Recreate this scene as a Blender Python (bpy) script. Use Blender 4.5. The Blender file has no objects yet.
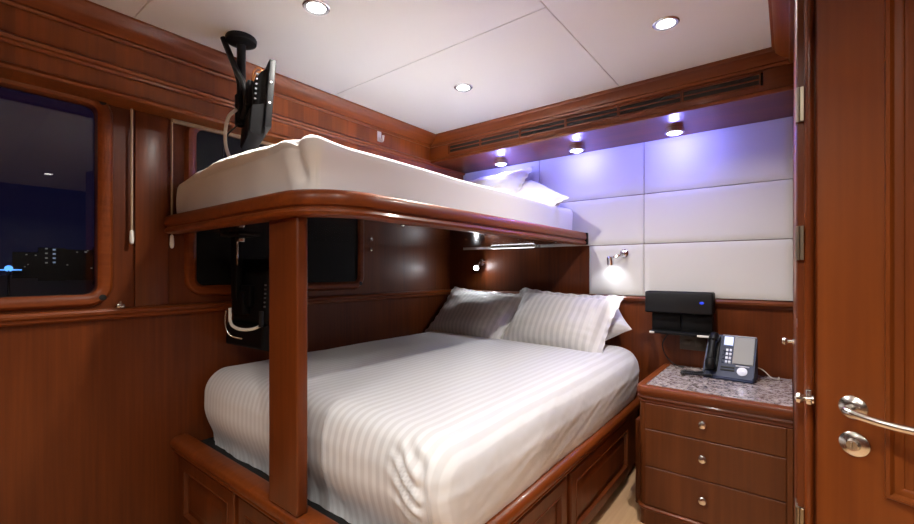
import bpy, bmesh, math, random
from mathutils import Vector, Matrix, noise
random.seed(7)
PI = math.pi
S = bpy.context.scene
COL = S.collection

# ------------------------------------------------------------------ camera, world, exposure
CAM = (2.03, -2.52, 1.11)
cd = bpy.data.cameras.new('camera'); cam = bpy.data.objects.new('camera', cd); COL.objects.link(cam)
cam.location = CAM; cam.rotation_euler = (PI/2, 0, math.radians(38))
cd.sensor_width = 36; cd.lens = 425/914*36; cd.shift_y = 8/914; cd.clip_start = 0.02; cd.clip_end = 2000
S.camera = cam
S.view_settings.view_transform = 'Standard'; S.view_settings.look = 'None'
S.view_settings.gamma = 1; S.view_settings.use_curve_mapping = False
S.view_settings.exposure = 0.1
w = bpy.data.worlds.new('night_sky'); S.world = w; w.use_nodes = True
wn = w.node_tree.nodes; wl = w.node_tree.links
tc = wn.new('ShaderNodeTexCoord'); sp = wn.new('ShaderNodeSeparateXYZ'); rp = wn.new('ShaderNodeValToRGB')
wl.new(tc.outputs['Generated'], sp.inputs[0]); wl.new(sp.outputs['Z'], rp.inputs[0])
rp.color_ramp.elements[0].position = 0.0; rp.color_ramp.elements[0].color = (.0035, .0042, .020, 1)
rp.color_ramp.elements[1].position = 0.30; rp.color_ramp.elements[1].color = (.0025, .003, .016, 1)
wl.new(rp.outputs[0], wn['Background'].inputs['Color']); wn['Background'].inputs['Strength'].default_value = 1.0

DOWN_W, PUCK_W, READ_W = 11.5, 5.2, .6

# ------------------------------------------------------------------ materials
MATS = {}
def mat(name, col, rough=.5, metal=0, coat=0, coat_rough=.08, emit=None, estr=0, spec=.5):
    m = bpy.data.materials.new(name); m.use_nodes = True
    b = m.node_tree.nodes['Principled BSDF']
    b.inputs['Base Color'].default_value = (*col, 1); b.inputs['Roughness'].default_value = rough
    b.inputs['Metallic'].default_value = metal; b.inputs['Coat Weight'].default_value = coat
    b.inputs['Coat Roughness'].default_value = coat_rough; b.inputs['Specular IOR Level'].default_value = spec
    if emit: b.inputs['Emission Color'].default_value = (*emit, 1); b.inputs['Emission Strength'].default_value = estr
    MATS[name] = m
    return m
def nodes(m): return m.node_tree.nodes, m.node_tree.links, m.node_tree.nodes['Principled BSDF']

def wood(name, axis, c1, c2, coat=.14, rough=.40, veneer=0, fine=1.0, cr=.10):
    """varnished cherry: noise stretched along the grain axis (0 x, 1 y, 2 z)"""
    m = mat(name, c1, rough, coat=coat, coat_rough=cr, spec=.3); n, l, b = nodes(m)
    t = n.new('ShaderNodeTexCoord'); mp = n.new('ShaderNodeMapping'); l.new(t.outputs['Object'], mp.inputs[0])
    sc = [70*fine, 70*fine, 70*fine]; sc[axis] = 2.2
    mp.inputs['Scale'].default_value = sc
    a = n.new('ShaderNodeTexNoise'); a.inputs['Scale'].default_value = 1; a.inputs['Detail'].default_value = 4
    l.new(mp.outputs[0], a.inputs['Vector'])
    mp2 = n.new('ShaderNodeMapping'); l.new(t.outputs['Object'], mp2.inputs[0])
    sc2 = [9, 9, 9]; sc2[axis] = .9; mp2.inputs['Scale'].default_value = sc2
    a2 = n.new('ShaderNodeTexNoise'); a2.inputs['Scale'].default_value = 1; a2.inputs['Detail'].default_value = 3
    a2.inputs['Distortion'].default_value = .6; l.new(mp2.outputs[0], a2.inputs['Vector'])
    mx = n.new('ShaderNodeMath'); mx.operation = 'MULTIPLY_ADD'; l.new(a2.outputs[0], mx.inputs[0]); mx.inputs[1].default_value = .55
    ml = n.new('ShaderNodeMath'); ml.operation = 'MULTIPLY'; l.new(a.outputs[0], ml.inputs[0]); ml.inputs[1].default_value = .45
    l.new(ml.outputs[0], mx.inputs[2])
    r = n.new('ShaderNodeValToRGB'); r.color_ramp.elements[0].position = .34; r.color_ramp.elements[1].position = .66
    r.color_ramp.elements[0].color = (*c2, 1); r.color_ramp.elements[1].color = (*c1, 1)
    out = r.outputs[0]; l.new(mx.outputs[0], r.inputs[0])
    if veneer:
        s_ = n.new('ShaderNodeSeparateXYZ'); l.new(t.outputs['Object'], s_.inputs[0])
        d = n.new('ShaderNodeMath'); d.operation = 'DIVIDE'; l.new(s_.outputs['Y'], d.inputs[0]); d.inputs[1].default_value = veneer
        f = n.new('ShaderNodeMath'); f.operation = 'FLOOR'; l.new(d.outputs[0], f.inputs[0])
        wnz = n.new('ShaderNodeTexWhiteNoise'); wnz.noise_dimensions = '1D'; l.new(f.outputs[0], wnz.inputs['W'])
        mr = n.new('ShaderNodeMapRange'); mr.inputs['To Min'].default_value = .78; mr.inputs['To Max'].default_value = 1.15
        l.new(wnz.outputs['Value'], mr.inputs[0])
        vm = n.new('ShaderNodeVectorMath'); vm.operation = 'SCALE'; l.new(out, vm.inputs[0]); l.new(mr.outputs[0], vm.inputs['Scale'])
        out = vm.outputs[0]
    l.new(out, b.inputs['Base Color'])
    bp = n.new('ShaderNodeBump'); bp.inputs['Strength'].default_value = .04; bp.inputs['Distance'].default_value = .001
    l.new(a.outputs[0], bp.inputs['Height']); l.new(bp.outputs[0], b.inputs['Normal'])
    return m
C1, C2 = (.145, .0315, .0050), (.078, .0155, .0026)
wood('cherry_upright', 2, C1, C2, coat=.07, cr=.22); wood('cherry_along', 1, C1, C2); wood('cherry_across', 0, C1, C2)
wood('cherry_veneer', 2, (.235, .058, .0090), (.140, .031, .0046), veneer=.083, coat=0, rough=.5)
wood('cherry_rail', 1, (.215, .047, .0070), (.125, .025, .0038)); wood('cherry_edge', 0, (.165, .036, .0054), (.095, .0190, .0029))
wood('cherry_door', 2, (.220, .0535, .0065), (.145, .0320, .0040), rough=.42, fine=.7, coat=.05)
wood('cherry_drawer', 2, (.125, .0330, .0075), (.080, .0200, .0044), coat=.15)
wood('cherry_gloss', 1, (.045, .018, .010), (.028, .011, .006), coat=1, rough=.12, cr=.05)
wood('cherry_polish', 2, (.178, .0375, .0056), (.100, .0195, .0030), coat=.4, rough=.35, cr=.12); wood('floor_wood', 1, (.62, .40, .22), (.48, .29, .15), coat=.3)
mat('dark_gap', (.004, .003, .003), .8)
mat('ceiling_white', (.80, .79, .77), .55)
mat('room_paint', (.10, .085, .075), .6)
mat('black_plastic', (.003, .003, .0035), .5, spec=.2); mat('steel_dim', (.16, .16, .17), .45, .6); mat('black_matte', (.0035, .0035, .004), .6, spec=.2)
mat('black_rubber', (.007, .007, .008), .5, spec=.3)
mat('blind_black', (.003, .0032, .0036), .6, spec=.2); mat('screen_black', (.003, .003, .004), .08, coat=1)
mat('hinge_metal', (.34, .29, .22), .38, 1); mat('chrome', (.80, .80, .82), .08, 1); mat('nickel', (.66, .64, .60), .24, 1); mat('steel_ring', (.62, .62, .64), .25, 1)
mat('white_plastic', (.75, .73, .68), .4); mat('cord_beige', (.40, .29, .185), .6); mat('cable_white', (.66, .62, .55), .5)
mat('copper', (.6, .22, .07), .4, .6)
mat('phone_body', (.010, .017, .050), .5, spec=.3); mat('phone_silver', (.30, .30, .34), .45)
mat('phone_panel', (.17, .165, .155), .5); mat('phone_key', (.62, .64, .75), .4)
mat('phone_lcd', (.4, .5, .8), .2, emit=(.45, .55, 1), estr=.3)
mat('badge_blue', (.02, .05, .55), .3, emit=(.03, .08, 1), estr=.5)
mat('olive_plate', (.075, .055, .030), .4)
mat('lamp_white', (1, 1, 1), .4, emit=(1, .97, .92), estr=14)
mat('lamp_blue', (1, 1, 1), .4, emit=(.72, .74, 1), estr=14)
mat('lamp_cool', (1, 1, 1), .4, emit=(.90, .95, 1), estr=40)
mat('strip_white', (1, 1, 1), .4, emit=(.95, .97, 1), estr=2.5)
mat('night_building', (.0035, .0035, .006), .8); mat('night_ground', (.002, .002, .004), .5)
mat('city_window', (.5, .6, .8), .5, emit=(.55, .72, 1), estr=.55); mat('city_window_warm', (.5, .5, .4), .5, emit=(.75, .8, .8), estr=.22)
mat('flood_blue', (.3, .5, 1), .5, emit=(.12, .38, 1), estr=2.2)

def fabric(name, col, bump=.12, scale=900, rough=.85, sheen=.25):
    m = mat(name, col, rough); n, l, b = nodes(m); b.inputs['Sheen Weight'].default_value = sheen
    t = n.new('ShaderNodeTexCoord'); a = n.new('ShaderNodeTexNoise'); a.inputs['Scale'].default_value = scale
    l.new(t.outputs['Object'], a.inputs['Vector'])
    bp = n.new('ShaderNodeBump'); bp.inputs['Strength'].default_value = bump; bp.inputs['Distance'].default_value = .0006
    l.new(a.outputs[0], bp.inputs['Height']); l.new(bp.outputs[0], b.inputs['Normal'])
    return m
fabric('sheet_white', (.77, .77, .78)); fabric('cotton_white', (.70, .695, .69)); fabric('wall_fabric', (.58, .565, .545), .2, 500)
def striped(name, a_, b_, period):
    m = fabric(name, a_, .1); n, l, b = nodes(m)
    t = n.new('ShaderNodeTexCoord'); s_ = n.new('ShaderNodeSeparateXYZ'); l.new(t.outputs['Object'], s_.inputs[0])
    k = n.new('ShaderNodeMath'); k.operation = 'MULTIPLY'; k.inputs[1].default_value = 2*PI/period; l.new(s_.outputs['X'], k.inputs[0])
    si = n.new('ShaderNodeMath'); si.operation = 'SINE'; l.new(k.outputs[0], si.inputs[0])
    mr = n.new('ShaderNodeMapRange'); mr.inputs['From Min'].default_value = -.35; mr.inputs['From Max'].default_value = .35
    l.new(si.outputs[0], mr.inputs[0])
    mx = n.new('ShaderNodeMix'); mx.data_type = 'RGBA'; l.new(mr.outputs[0], mx.inputs[0])
    mx.inputs[6].default_value = (*a_, 1); mx.inputs[7].default_value = (*b_, 1); l.new(mx.outputs[2], b.inputs['Base Color'])
    r2 = n.new('ShaderNodeMapRange'); r2.inputs['To Min'].default_value = .85; r2.inputs['To Max'].default_value = .45
    l.new(mr.outputs[0], r2.inputs[0]); l.new(r2.outputs[0], b.inputs['Roughness'])
striped('satin_stripe', (.765, .775, .795), (.665, .668, .685), .031)
striped('pillow_stripe', (.72, .70, .67), (.60, .585, .56), .036)

def granite():
    m = mat('granite', (.4, .36, .36), .18, coat=.5); n, l, b = nodes(m)
    t = n.new('ShaderNodeTexCoord')
    a = n.new('ShaderNodeTexNoise'); a.inputs['Scale'].default_value = 62; a.inputs['Detail'].default_value = 6; a.inputs['Roughness'].default_value = .75
    l.new(t.outputs['Object'], a.inputs['Vector'])
    r = n.new('ShaderNodeValToRGB'); cr = r.color_ramp
    cr.elements[0].position = .36; cr.elements[0].color = (.022, .019, .024, 1)
    cr.elements[1].position = .66; cr.elements[1].color = (.56, .51, .50, 1)
    e = cr.elements.new(.45); e.color = (.20, .165, .17, 1); e = cr.elements.new(.54); e.color = (.40, .34, .33, 1)
    l.new(a.outputs[0], r.inputs[0]); l.new(r.outputs[0], b.inputs['Base Color'])
granite()
def glass():
    m = bpy.data.materials.new('window_glass'); m.use_nodes = True; n = m.node_tree.nodes; l = m.node_tree.links
    n.remove(n['Principled BSDF']); o = n['Material Output']
    tr = n.new('ShaderNodeBsdfTransparent'); tr.inputs[0].default_value = (.80, .84, .86, 1)
    gl = n.new('ShaderNodeBsdfGlossy'); gl.inputs['Roughness'].default_value = .01
    f = n.new('ShaderNodeFresnel'); f.inputs[0].default_value = 1.7
    mx = n.new('ShaderNodeMixShader'); l.new(f.outputs[0], mx.inputs[0]); l.new(tr.outputs[0], mx.inputs[1]); l.new(gl.outputs[0], mx.inputs[2])
    l.new(mx.outputs[0], o.inputs[0]); MATS['window_glass'] = m
glass()

# ------------------------------------------------------------------ mesh helpers
def B(): return bmesh.new()
def box(bm, x0, x1, y0, y1, z0, z1, bev=0, seg=2):
    v = [bm.verts.new(p) for p in ((x0,y0,z0),(x1,y0,z0),(x1,y1,z0),(x0,y1,z0),(x0,y0,z1),(x1,y0,z1),(x1,y1,z1),(x0,y1,z1))]
    fs = [bm.faces.new([v[i] for i in q]) for q in ((3,2,1,0),(4,5,6,7),(0,1,5,4),(1,2,6,5),(2,3,7,6),(3,0,4,7))]
    if bev:
        es = {e for f in fs for e in f.edges}
        bmesh.ops.bevel(bm, geom=list(es), offset=bev, segments=seg, affect='EDGES', profile=.5)
    return bm
XY = lambda u, v, w: (u, v, w)
def sweep(bm, path, prof, M=XY, closed=False):
    """profile points (offset to the right of travel, w) carried along a 2D path"""
    n = len(path); rings = []
    for i, p in enumerate(path):
        p = Vector(p)
        a = Vector(path[i-1]) if (i > 0 or closed) else None
        b = Vector(path[(i+1) % n]) if (i < n-1 or closed) else None
        d1 = (p-a).normalized() if a is not None else None
        d2 = (b-p).normalized() if b is not None else None
        if d1 is None: d1 = d2
        if d2 is None: d2 = d1
        n1 = Vector((d1.y, -d1.x)); n2 = Vector((d2.y, -d2.x))
        m = (n1+n2).normalized(); k = 1/max(.25, m.dot(n1))
        rings.append([bm.verts.new(M(p.x+m.x*k*o, p.y+m.y*k*o, w_)) for o, w_ in prof])
    K = len(prof)
    for i in range(n if closed else n-1):
        r, s_ = rings[i], rings[(i+1) % n]
        for j in range(K):
            bm.faces.new((r[j], s_[j], s_[(j+1) % K], r[(j+1) % K]))
    if not closed:
        bm.faces.new(rings[0][::-1]); bm.faces.new(rings[-1])
    return bm
def rrect(u0, u1, v0, v1, r, seg=6):
    pts = []
    for cx, cy, a in ((u1-r, v0+r, -PI/2), (u1-r, v1-r, 0), (u0+r, v1-r, PI/2), (u0+r, v0+r, PI)):
        for k in range(seg+1):
            t = a+PI/2*k/seg; pts.append((cx+r*math.cos(t), cy+r*math.sin(t)))
    return pts                                    # counter-clockwise: right of travel is outward
def loops(bm, u0, u1, v0, v1, steps, M, r=0, close=True):
    """nested rectangles (inset, height): raised or sunk panels"""
    prev = None
    for ins, h in steps:
        if r: pts = rrect(u0+ins, u1-ins, v0+ins, v1-ins, max(.0005, r-ins) if r > ins else .0005, 5)
        else: pts = [(u0+ins, v0+ins), (u1-ins, v0+ins), (u1-ins, v1-ins), (u0+ins, v1-ins)]
        cur = [bm.verts.new(M(a, b, h)) for a, b in pts]
        if prev:
            k = len(cur)
            for j in range(k): bm.faces.new((prev[j], prev[(j+1) % k], cur[(j+1) % k], cur[j]))
        prev = cur
    if close: bm.faces.new(prev)
    return bm
def tube(bm, pts, r, seg=10, cap=True):
    pts = [Vector(p) for p in pts]; n = len(pts); rings = []; ref = None
    for i, p in enumerate(pts):
        d = (pts[min(i+1, n-1)]-pts[max(i-1, 0)]).normalized()
        if ref is None: ref = d.orthogonal().normalized()
        ref = (ref-d*ref.dot(d)).normalized(); q = d.cross(ref)
        rr = r[i] if isinstance(r, (list, tuple)) else r
        rings.append([bm.verts.new(p+(ref*math.cos(2*PI*k/seg)+q*math.sin(2*PI*k/seg))*rr) for k in range(seg)])
    for a, b in zip(rings, rings[1:]):
        for k in range(seg): bm.faces.new((a[k], a[(k+1) % seg], b[(k+1) % seg], b[k]))
    if cap: bm.faces.new(rings[0][::-1]); bm.faces.new(rings[-1])
    return bm
def lathe(bm, prof, o, axis, seg=32):
    """profile (radius, height) turned about an axis through o"""
    ax = Vector(axis).normalized(); e1 = ax.orthogonal().normalized(); e2 = ax.cross(e1); o = Vector(o); rings = []
    for r, h in prof:
        r = max(r, .00005)
        rings.append([bm.verts.new(o+ax*h+(e1*math.cos(2*PI*k/seg)+e2*math.sin(2*PI*k/seg))*r) for k in range(seg)])
    for a, b in zip(rings, rings[1:]):
        for k in range(seg): bm.faces.new((a[k], a[(k+1) % seg], b[(k+1) % seg], b[k]))
    bm.faces.new(rings[0][::-1]); bm.faces.new(rings[-1])
    return bm
def curve(pts, n=8):
    """Catmull-Rom through the points"""
    P = [Vector(p) for p in pts]; P = [P[0]*2-P[1]]+P+[P[-1]*2-P[-2]]; out = []
    for i in range(1, len(P)-2):
        for k in range(n):
            t = k/n; a, b, c, d = P[i-1:i+3]
            out.append(.5*((2*b)+(c-a)*t+(2*a-5*b+4*c-d)*t*t+(3*b-a-3*c+d)*t**3))
    out.append(P[-2]); return out
def link(name, bm, m, parent=None, loc=None, ang=35, local=False):
    bmesh.ops.recalc_face_normals(bm, faces=bm.faces)
    o_ = Vector((0, 0, 0))
    if not local:
        if parent is not None:
            o_ = Vector(parent['_o'])
        elif loc is not None: o_ = Vector(loc)
        if o_.length: bmesh.ops.translate(bm, verts=bm.verts, vec=-o_)
    me = bpy.data.meshes.new(name); bm.to_mesh(me); bm.free()
    me.shade_smooth(); me.set_sharp_from_angle(angle=math.radians(ang))
    me.materials.append(MATS[m] if isinstance(m, str) else m)
    o = bpy.data.objects.new(name, me); COL.objects.link(o)
    if parent is not None:
        o.parent = parent
        if parent.type == 'MESH': pass
        o['_o'] = list(parent['_o'])
    elif not local:
        o.location = o_; o['_o'] = list(o_)
    return o
def tag(o, label, cat, group=None):
    o['label'] = label; o['category'] = cat
    if group: o['group'] = group
    return o
def thing(name, label, cat, loc, group=None, rotz=0, rot=None):
    o = bpy.data.objects.new(name, None); COL.objects.link(o); o.location = loc; o.empty_display_size = .05
    o.rotation_euler = rot or (0, 0, rotz); o['_o'] = list(loc)
    return tag(o, label, cat, group)
def struct(name, bm, m, parent=None, ang=35):
    o = link(name, bm, m, parent, ang=ang)
    if parent is None: o['kind'] = 'structure'
    return o
def dup(root, loc, label, rotz=None):
    r = root.copy(); COL.objects.link(r); r.location = loc; r['label'] = label; r['_o'] = list(loc)
    if rotz is not None: r.rotation_euler = (0, 0, rotz)
    def kids(a, b):
        for ch in list(a.children):
            c = ch.copy(); COL.objects.link(c); c.parent = b; kids(ch, c)
    kids(root, r); return r
def light(name, kind, loc, power, col, parent=None, size=.05, spot=None, blend=.5, aim=None, spread=None):
    d = bpy.data.lights.new(name, kind); d.energy = power; d.color = col
    if kind == 'AREA': d.shape = 'DISK'; d.size = size
    if kind == 'AREA' and spread: d.spread = spread
    if kind in ('SPOT', 'POINT'): d.shadow_soft_size = size
    if kind == 'SPOT': d.spot_size = spot; d.spot_blend = blend
    o = bpy.data.objects.new(name, d); COL.objects.link(o)
    if parent is not None: o.parent = parent; o.location = Vector(loc)-Vector(parent['_o'])
    else: o.location = loc
    if aim is not None: o.rotation_euler = Vector(aim).to_track_quat('-Z', 'Y').to_euler()
    return o

# ------------------------------------------------------------------ the setting
XR = 2.045                                         # face of the wardrobe wall
bm = B(); box(bm, -.02, 4.2, -3.9, .02, -.05, 0); struct('floor', bm, 'floor_wood')
# ceiling: fitted panels with shadow gaps
bm = B(); box(bm, -.05, 4.2, -3.9, .1, 2.006, 2.06)
xs = [-.05, 1.382, 2.80, 4.2]; ys = [-3.9, -2.04, -1.20, .1]
for i in range(3):
    for j in range(3):
        if i == 1 and j == 1: continue
        y0, y1 = ys[j], ys[j+1]
        if i == 1 and j == 2: y0 = ys[1]
        box(bm, xs[i]+.0015, xs[i+1]-.0015, y0+.0015, y1-.0015, 2.0, 2.02, .002, 1)
struct('ceiling', bm, 'ceiling_white')

# left wall with two openings
W1 = (-3.10, -2.085, 1.008, 1.735); W2 = (-1.775, -.875, 1.030, 1.735)
bm = B()
box(bm, -.06, 0, -3.9, .06, 0, W1[2]); box(bm, -.06, 0, -3.9, .06, W1[3], 2.0)
box(bm, -.06, 0, -3.9, W1[0], W1[2], W1[3]); box(bm, -.06, 0, W1[1], W2[0], W1[2], W1[3]); box(bm, -.06, 0, W2[1], .06, W1[2], W1[3])
box(bm, -.06, 0, W2[0], W2[1], W1[2], W2[2])
struct('wall_left', bm, 'cherry_upright')
YZ = lambda u, v, w: (w, u, v)
for k, W in ((1, W1), (2, W2)):
    fr = B(); path = rrect(*W, .045)
    prof = [(-.012, -.05), (-.012, .004), (-.004, .012), (.006, .016), (.022, .016), (.030, .010), (.034, .0), (.034, -.004), (.0, -.05)]
    sweep(fr, path, prof, YZ, True)
    f = struct('window_%d' % k, fr, 'cherry_rail')
    g = B(); loops(g, W[0]+.002, W[1]-.002, W[2]+.002, W[3]-.002, [(0, -.036), (0.0001, -.030)], YZ, .04)
    loops(g, W[0]+.002, W[1]-.002, W[2]+.002, W[3]-.002, [(0, -.036), (0.0001, -.0361)], YZ, .04)
    link('glass', g, 'window_glass', f)
    c = B()
    for v in ((W[1]-.0, W[2]+.0), (W[1]-.0, W[3]-.0)): lathe(c, [(.011, -.002), (.011, .0175), (.006, .0185)], (0.0, v[0], v[1]), (1, 0, 0), 16)
    link('screw_cap', c, 'black_rubber', f)
# pilaster between the windows and boards either side
bm = B(); box(bm, 0, .014, -1.985, -1.872, .96, 1.74, .003); struct('trim_1', bm, 'cherry_upright')
# chair rail along the left wall
bm = B(); sweep(bm, [(0.0, 0.0), (0.0, -3.9)], [(.0, .925), (-.014, .925), (-.020, .931), (-.020, .940), (-.028, .946), (-.030, .955), (-.024, .963), (-.010, .966), (0, .966)])
struct('trim_2', bm, 'cherry_rail')
# frieze box over the windows with its mouldings
bm = B(); box(bm, 0, .135, -3.9, 0, 1.735, 2.0); struct('trim_3', bm, 'cherry_veneer')
bm = B(); sweep(bm, [(.135, 0), (.135, -3.9)], [(0, 1.925), (-.012, 1.925), (-.018, 1.932), (-.014, 1.940), (-.022, 1.946), (-.045, 1.958), (-.060, 1.972), (-.062, 1.980), (-.066, 1.984), (-.072, 1.992), (-.072, 2.0), (0, 2.0)])
struct('trim_4', bm, 'cherry_rail')
bm = B(); sweep(bm, [(.135, 0), (.135, -3.9)], [(0, 1.806), (-.014, 1.806), (-.018, 1.814), (-.014, 1.822), (-.020, 1.830), (-.012, 1.838), (0, 1.842)])
struct('trim_5', bm, 'cherry_rail')
bm = B(); sweep(bm, [(.135, 0), (.135, -3.9)], [(0, 1.728), (-.012, 1.728), (-.018, 1.736), (-.014, 1.744), (-.006, 1.750), (0, 1.752)])
struct('trim_6', bm, 'cherry_rail')

# back wall
bm = B(); box(bm, -.06, 4.2, .0, .06, 0, 2.0); struct('wall_back', bm, 'cherry_upright')
bm = B(); box(bm, 0, 1.082, -.012, 0, .966, 1.80, .002); struct('trim_7', bm, 'cherry_upright')
bm = B(); sweep(bm, [(XR, 0), (0, 0)], [(0, .925), (-.012, .925), (-.016, .933), (-.024, .940), (-.026, .952), (-.018, .962), (0, .966)]); struct('trim_8', bm, 'cherry_edge')
# valance: fascia with a long slot for the vents, soffit, crown
SL = (1.869, 1.910)
bm = B(); box(bm, .135, XR, -.387, -.372, 1.82, SL[0]-.006); box(bm, .135, XR, -.387, -.372, SL[1]+.006, 2.0)
box(bm, .135, .292, -.387, -.372, SL[0]-.006, SL[1]+.006); box(bm, 1.946, XR, -.387, -.372, SL[0]-.006, SL[1]+.006)
box(bm, .135, XR, -.372, 0, 1.82, 1.834); struct('trim_9', bm, 'cherry_across')
bm = B(); sweep(bm, [(XR, -.387), (.135, -.387)], [(0, 1.925), (-.010, 1.925), (-.014, 1.934), (-.010, 1.942), (-.013, 1.948), (-.017, 1.960), (-.019, 1.974), (-.020, 1.984), (-.024, 1.988), (-.025, 2.0), (0, 2.0)])
struct('trim_10', bm, 'cherry_edge')
bm = B(); sweep(bm, [(XR, -.387), (.135, -.387)], [(0, 1.820), (-.006, 1.820), (-.010, 1.826), (-.010, 1.834), (-.004, 1.840), (0, 1.840)]); struct('trim_11', bm, 'cherry_edge')

# wardrobe wall on the right, rooms beyond
bm = B(); box(bm, 2.42, 2.46, -.9, 0, 0, 2.0); struct('wall_right', bm, 'cherry_upright')
bm = B(); sweep(bm, [(XR, -1.30), (XR, -.387)], [(0, 1.925), (-.012, 1.925), (-.016, 1.934), (-.012, 1.942), (-.024, 1.948), (-.045, 1.960), (-.058, 1.974), (-.060, 1.984), (-.068, 1.988), (-.070, 2.0), (0, 2.0)])
struct('trim_12', bm, 'cherry_rail')
bm = B(); box(bm, 2.42, 4.2, -.9, -.85, 0, 2.0); struct('wall_passage', bm, 'room_paint')
bm = B(); box(bm, 4.2, 4.25, -3.9, .06, 0, 2.0); struct('wall_far', bm, 'room_paint')
bm = B(); box(bm, -.06, 4.25, -3.95, -3.9, 0, 2.0); struct('wall_front', bm, 'cherry_upright')

# ------------------------------------------------------------------ padded wall panels
cols = [(.135, .754), (.758, 1.393), (1.397, XR-.001)]
rows = [(.967, 1.253), (1.257, 1.530), (1.534, 1.8195)]
PL = {(0, 2): 'cream padded wall panel up in the corner behind the upper bunk pillows',
      (1, 1): 'cream padded wall panel in the middle row, ending behind the upper bunk mattress', (1, 2): 'cream padded wall panel under the middle blue puck light',
      (2, 0): 'cream padded wall panel directly over the black docking speaker', (2, 1): 'cream padded wall panel in the middle row, nearest the wardrobe',
      (2, 2): 'cream padded wall panel under the right blue puck light', (1, 0): 'cream padded wall panel that carries the chrome reading lamp', (0, 1): 'cream padded wall panel hidden low behind the upper bunk mattress'}
for (i, j), lab in PL.items():
    x0, x1 = cols[i]; z0, z1 = rows[j]
    if (i, j) == (1, 0): x0 = 1.086
    if i == 0 or (i == 1 and j == 1): x0 = max(x0, .135)
    bm = B(); nu, nv = 36, 16; g = []
    for a in range(nu+1):
        row = []
        for b in range(nv+1):
            u = a/nu; v = b/nv; x = x0+(x1-x0)*u; z = z0+(z1-z0)*v
            e = min(x-x0, x1-x, z-z0, z1-z); d = .005*(1-math.exp(-e/.004))+.009
            d += .0030*noise.noise((x*5+3*i, z*1.6, j*7.3))+.0013*noise.noise((x*16, z*4+x*5, 4.2*j))
            row.append(bm.verts.new((x, -.012-max(d, .001) if x1 < 1.09 and False else -max(d, .001)-.012, z)))
        g.append(row)
    for a in range(nu):
        for b in range(nv): bm.faces.new((g[a][b], g[a+1][b], g[a+1][b+1], g[a][b+1]))
    edge = [e for e in bm.edges if e.is_boundary]
    r = bmesh.ops.extrude_edge_only(bm, edges=edge)
    for v in [q for q in r['geom'] if isinstance(q, bmesh.types.BMVert)]: v.co.y = -.0005 if x0 > 1.083 else -.0125
    o = link('padded_wall_panel', bm, 'wall_fabric', loc=((x0+x1)/2, 0, z0), ang=60); tag(o, lab, 'wall panel', 'padded wall panels over the headboard')

# ------------------------------------------------------------------ vent grilles
vt = thing('air_vent', 'long slotted wooden air vent grille in the valance over the bed', 'vent', (1.12, -.387, 1.89))
xs_ = [.300, .545, .820, 1.095, 1.370, 1.650, 1.940]
for a, b in zip(xs_, xs_[1:]):
    g = B(); z0, z1 = SL
    loops(g, a+.001, b-.001, z0-.005, z1+.005, [(0, .375), (0, .3905), (.003, .392), (.005, .391), (.006, .384)], lambda u, v, w: (u, -w, v), close=False)
    box(g, a+.006, b-.006, -.3905, -.384, (z0+z1)/2-.0028, (z0+z1)/2+.0028, .0006, 1)
    q = link('grille', g, 'cherry_edge', vt)
    d = B(); box(d, a+.002, b-.002, -.3865, -.384, z0-.002, z1+.002); link('slot_shade', d, 'dark_gap', q)  # black sheet close behind the bars paints in the shade of the slots

# ------------------------------------------------------------------ ceiling downlights
def downlight(loc, label):
    t = thing('ceiling_downlight', label, 'light', loc, 'recessed ceiling downlights')
    b = B(); lathe(b, [(.030, -.001), (.031, -.004), (.041, -.005), (.045, -.002), (.045, 0)], loc, (0, 0, 1), 40); link('trim_ring', b, 'steel_ring', t)
    b = B(); lathe(b, [(.031, -.0015), (.024, -.0055), (.012, -.0075), (.0, -.008)], loc, (0, 0, 1), 32); link('lens', b, 'lamp_white', t)
    light('downlight_lamp', 'AREA', (loc[0], loc[1], loc[2]-.010), DOWN_W, (1, .955, .89), t, .05, spread=math.radians(140))
    return t
downlight((.77, -1.68, 2.0), 'ceiling downlight above the foot of the upper bunk, nearest the mounted television')
downlight((.78, -.87, 2.0), 'ceiling downlight above the head half of the upper bunk, over the pillows')
downlight((1.68, -.85, 2.0), 'ceiling downlight nearest the wardrobe, over the aisle beside the beds')
for p in ((1.95, -2.32, 2.0), (1.30, -3.0, 2.0), (2.5, -3.0, 2.0), (3.30, -1.75, 2.0)): downlight(p, 'unseen ceiling downlight behind the camera, there to light the cabin')  # unseen; all but the last added for frontal light on beds and door

# ------------------------------------------------------------------ puck lights under the soffit
for x, lab in ((.565, 'round chrome puck light under the soffit nearest the window wall'), (1.073, 'middle of the three round chrome puck lights under the soffit'), (1.58, 'round chrome puck light under the soffit nearest the wardrobe')):
    loc = (x, -.185, 1.82); t = thing('puck_light', lab, 'light', loc, 'blue-white puck lights under the soffit')
    b = B(); lathe(b, [(.041, 0), (.044, -.004), (.044, -.026), (.040, -.030), (.034, -.029)], loc, (0, 0, 1), 40); link('housing', b, 'chrome', t)
    b = B(); lathe(b, [(.035, -.0285), (.026, -.033), (.012, -.035), (0, -.0355)], loc, (0, 0, 1), 32); link('lens', b, 'lamp_blue', t)
    light('puck_lamp', 'POINT', (x, -.185, 1.772), PUCK_W, (.19, .20, 1), t, .012)

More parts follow.
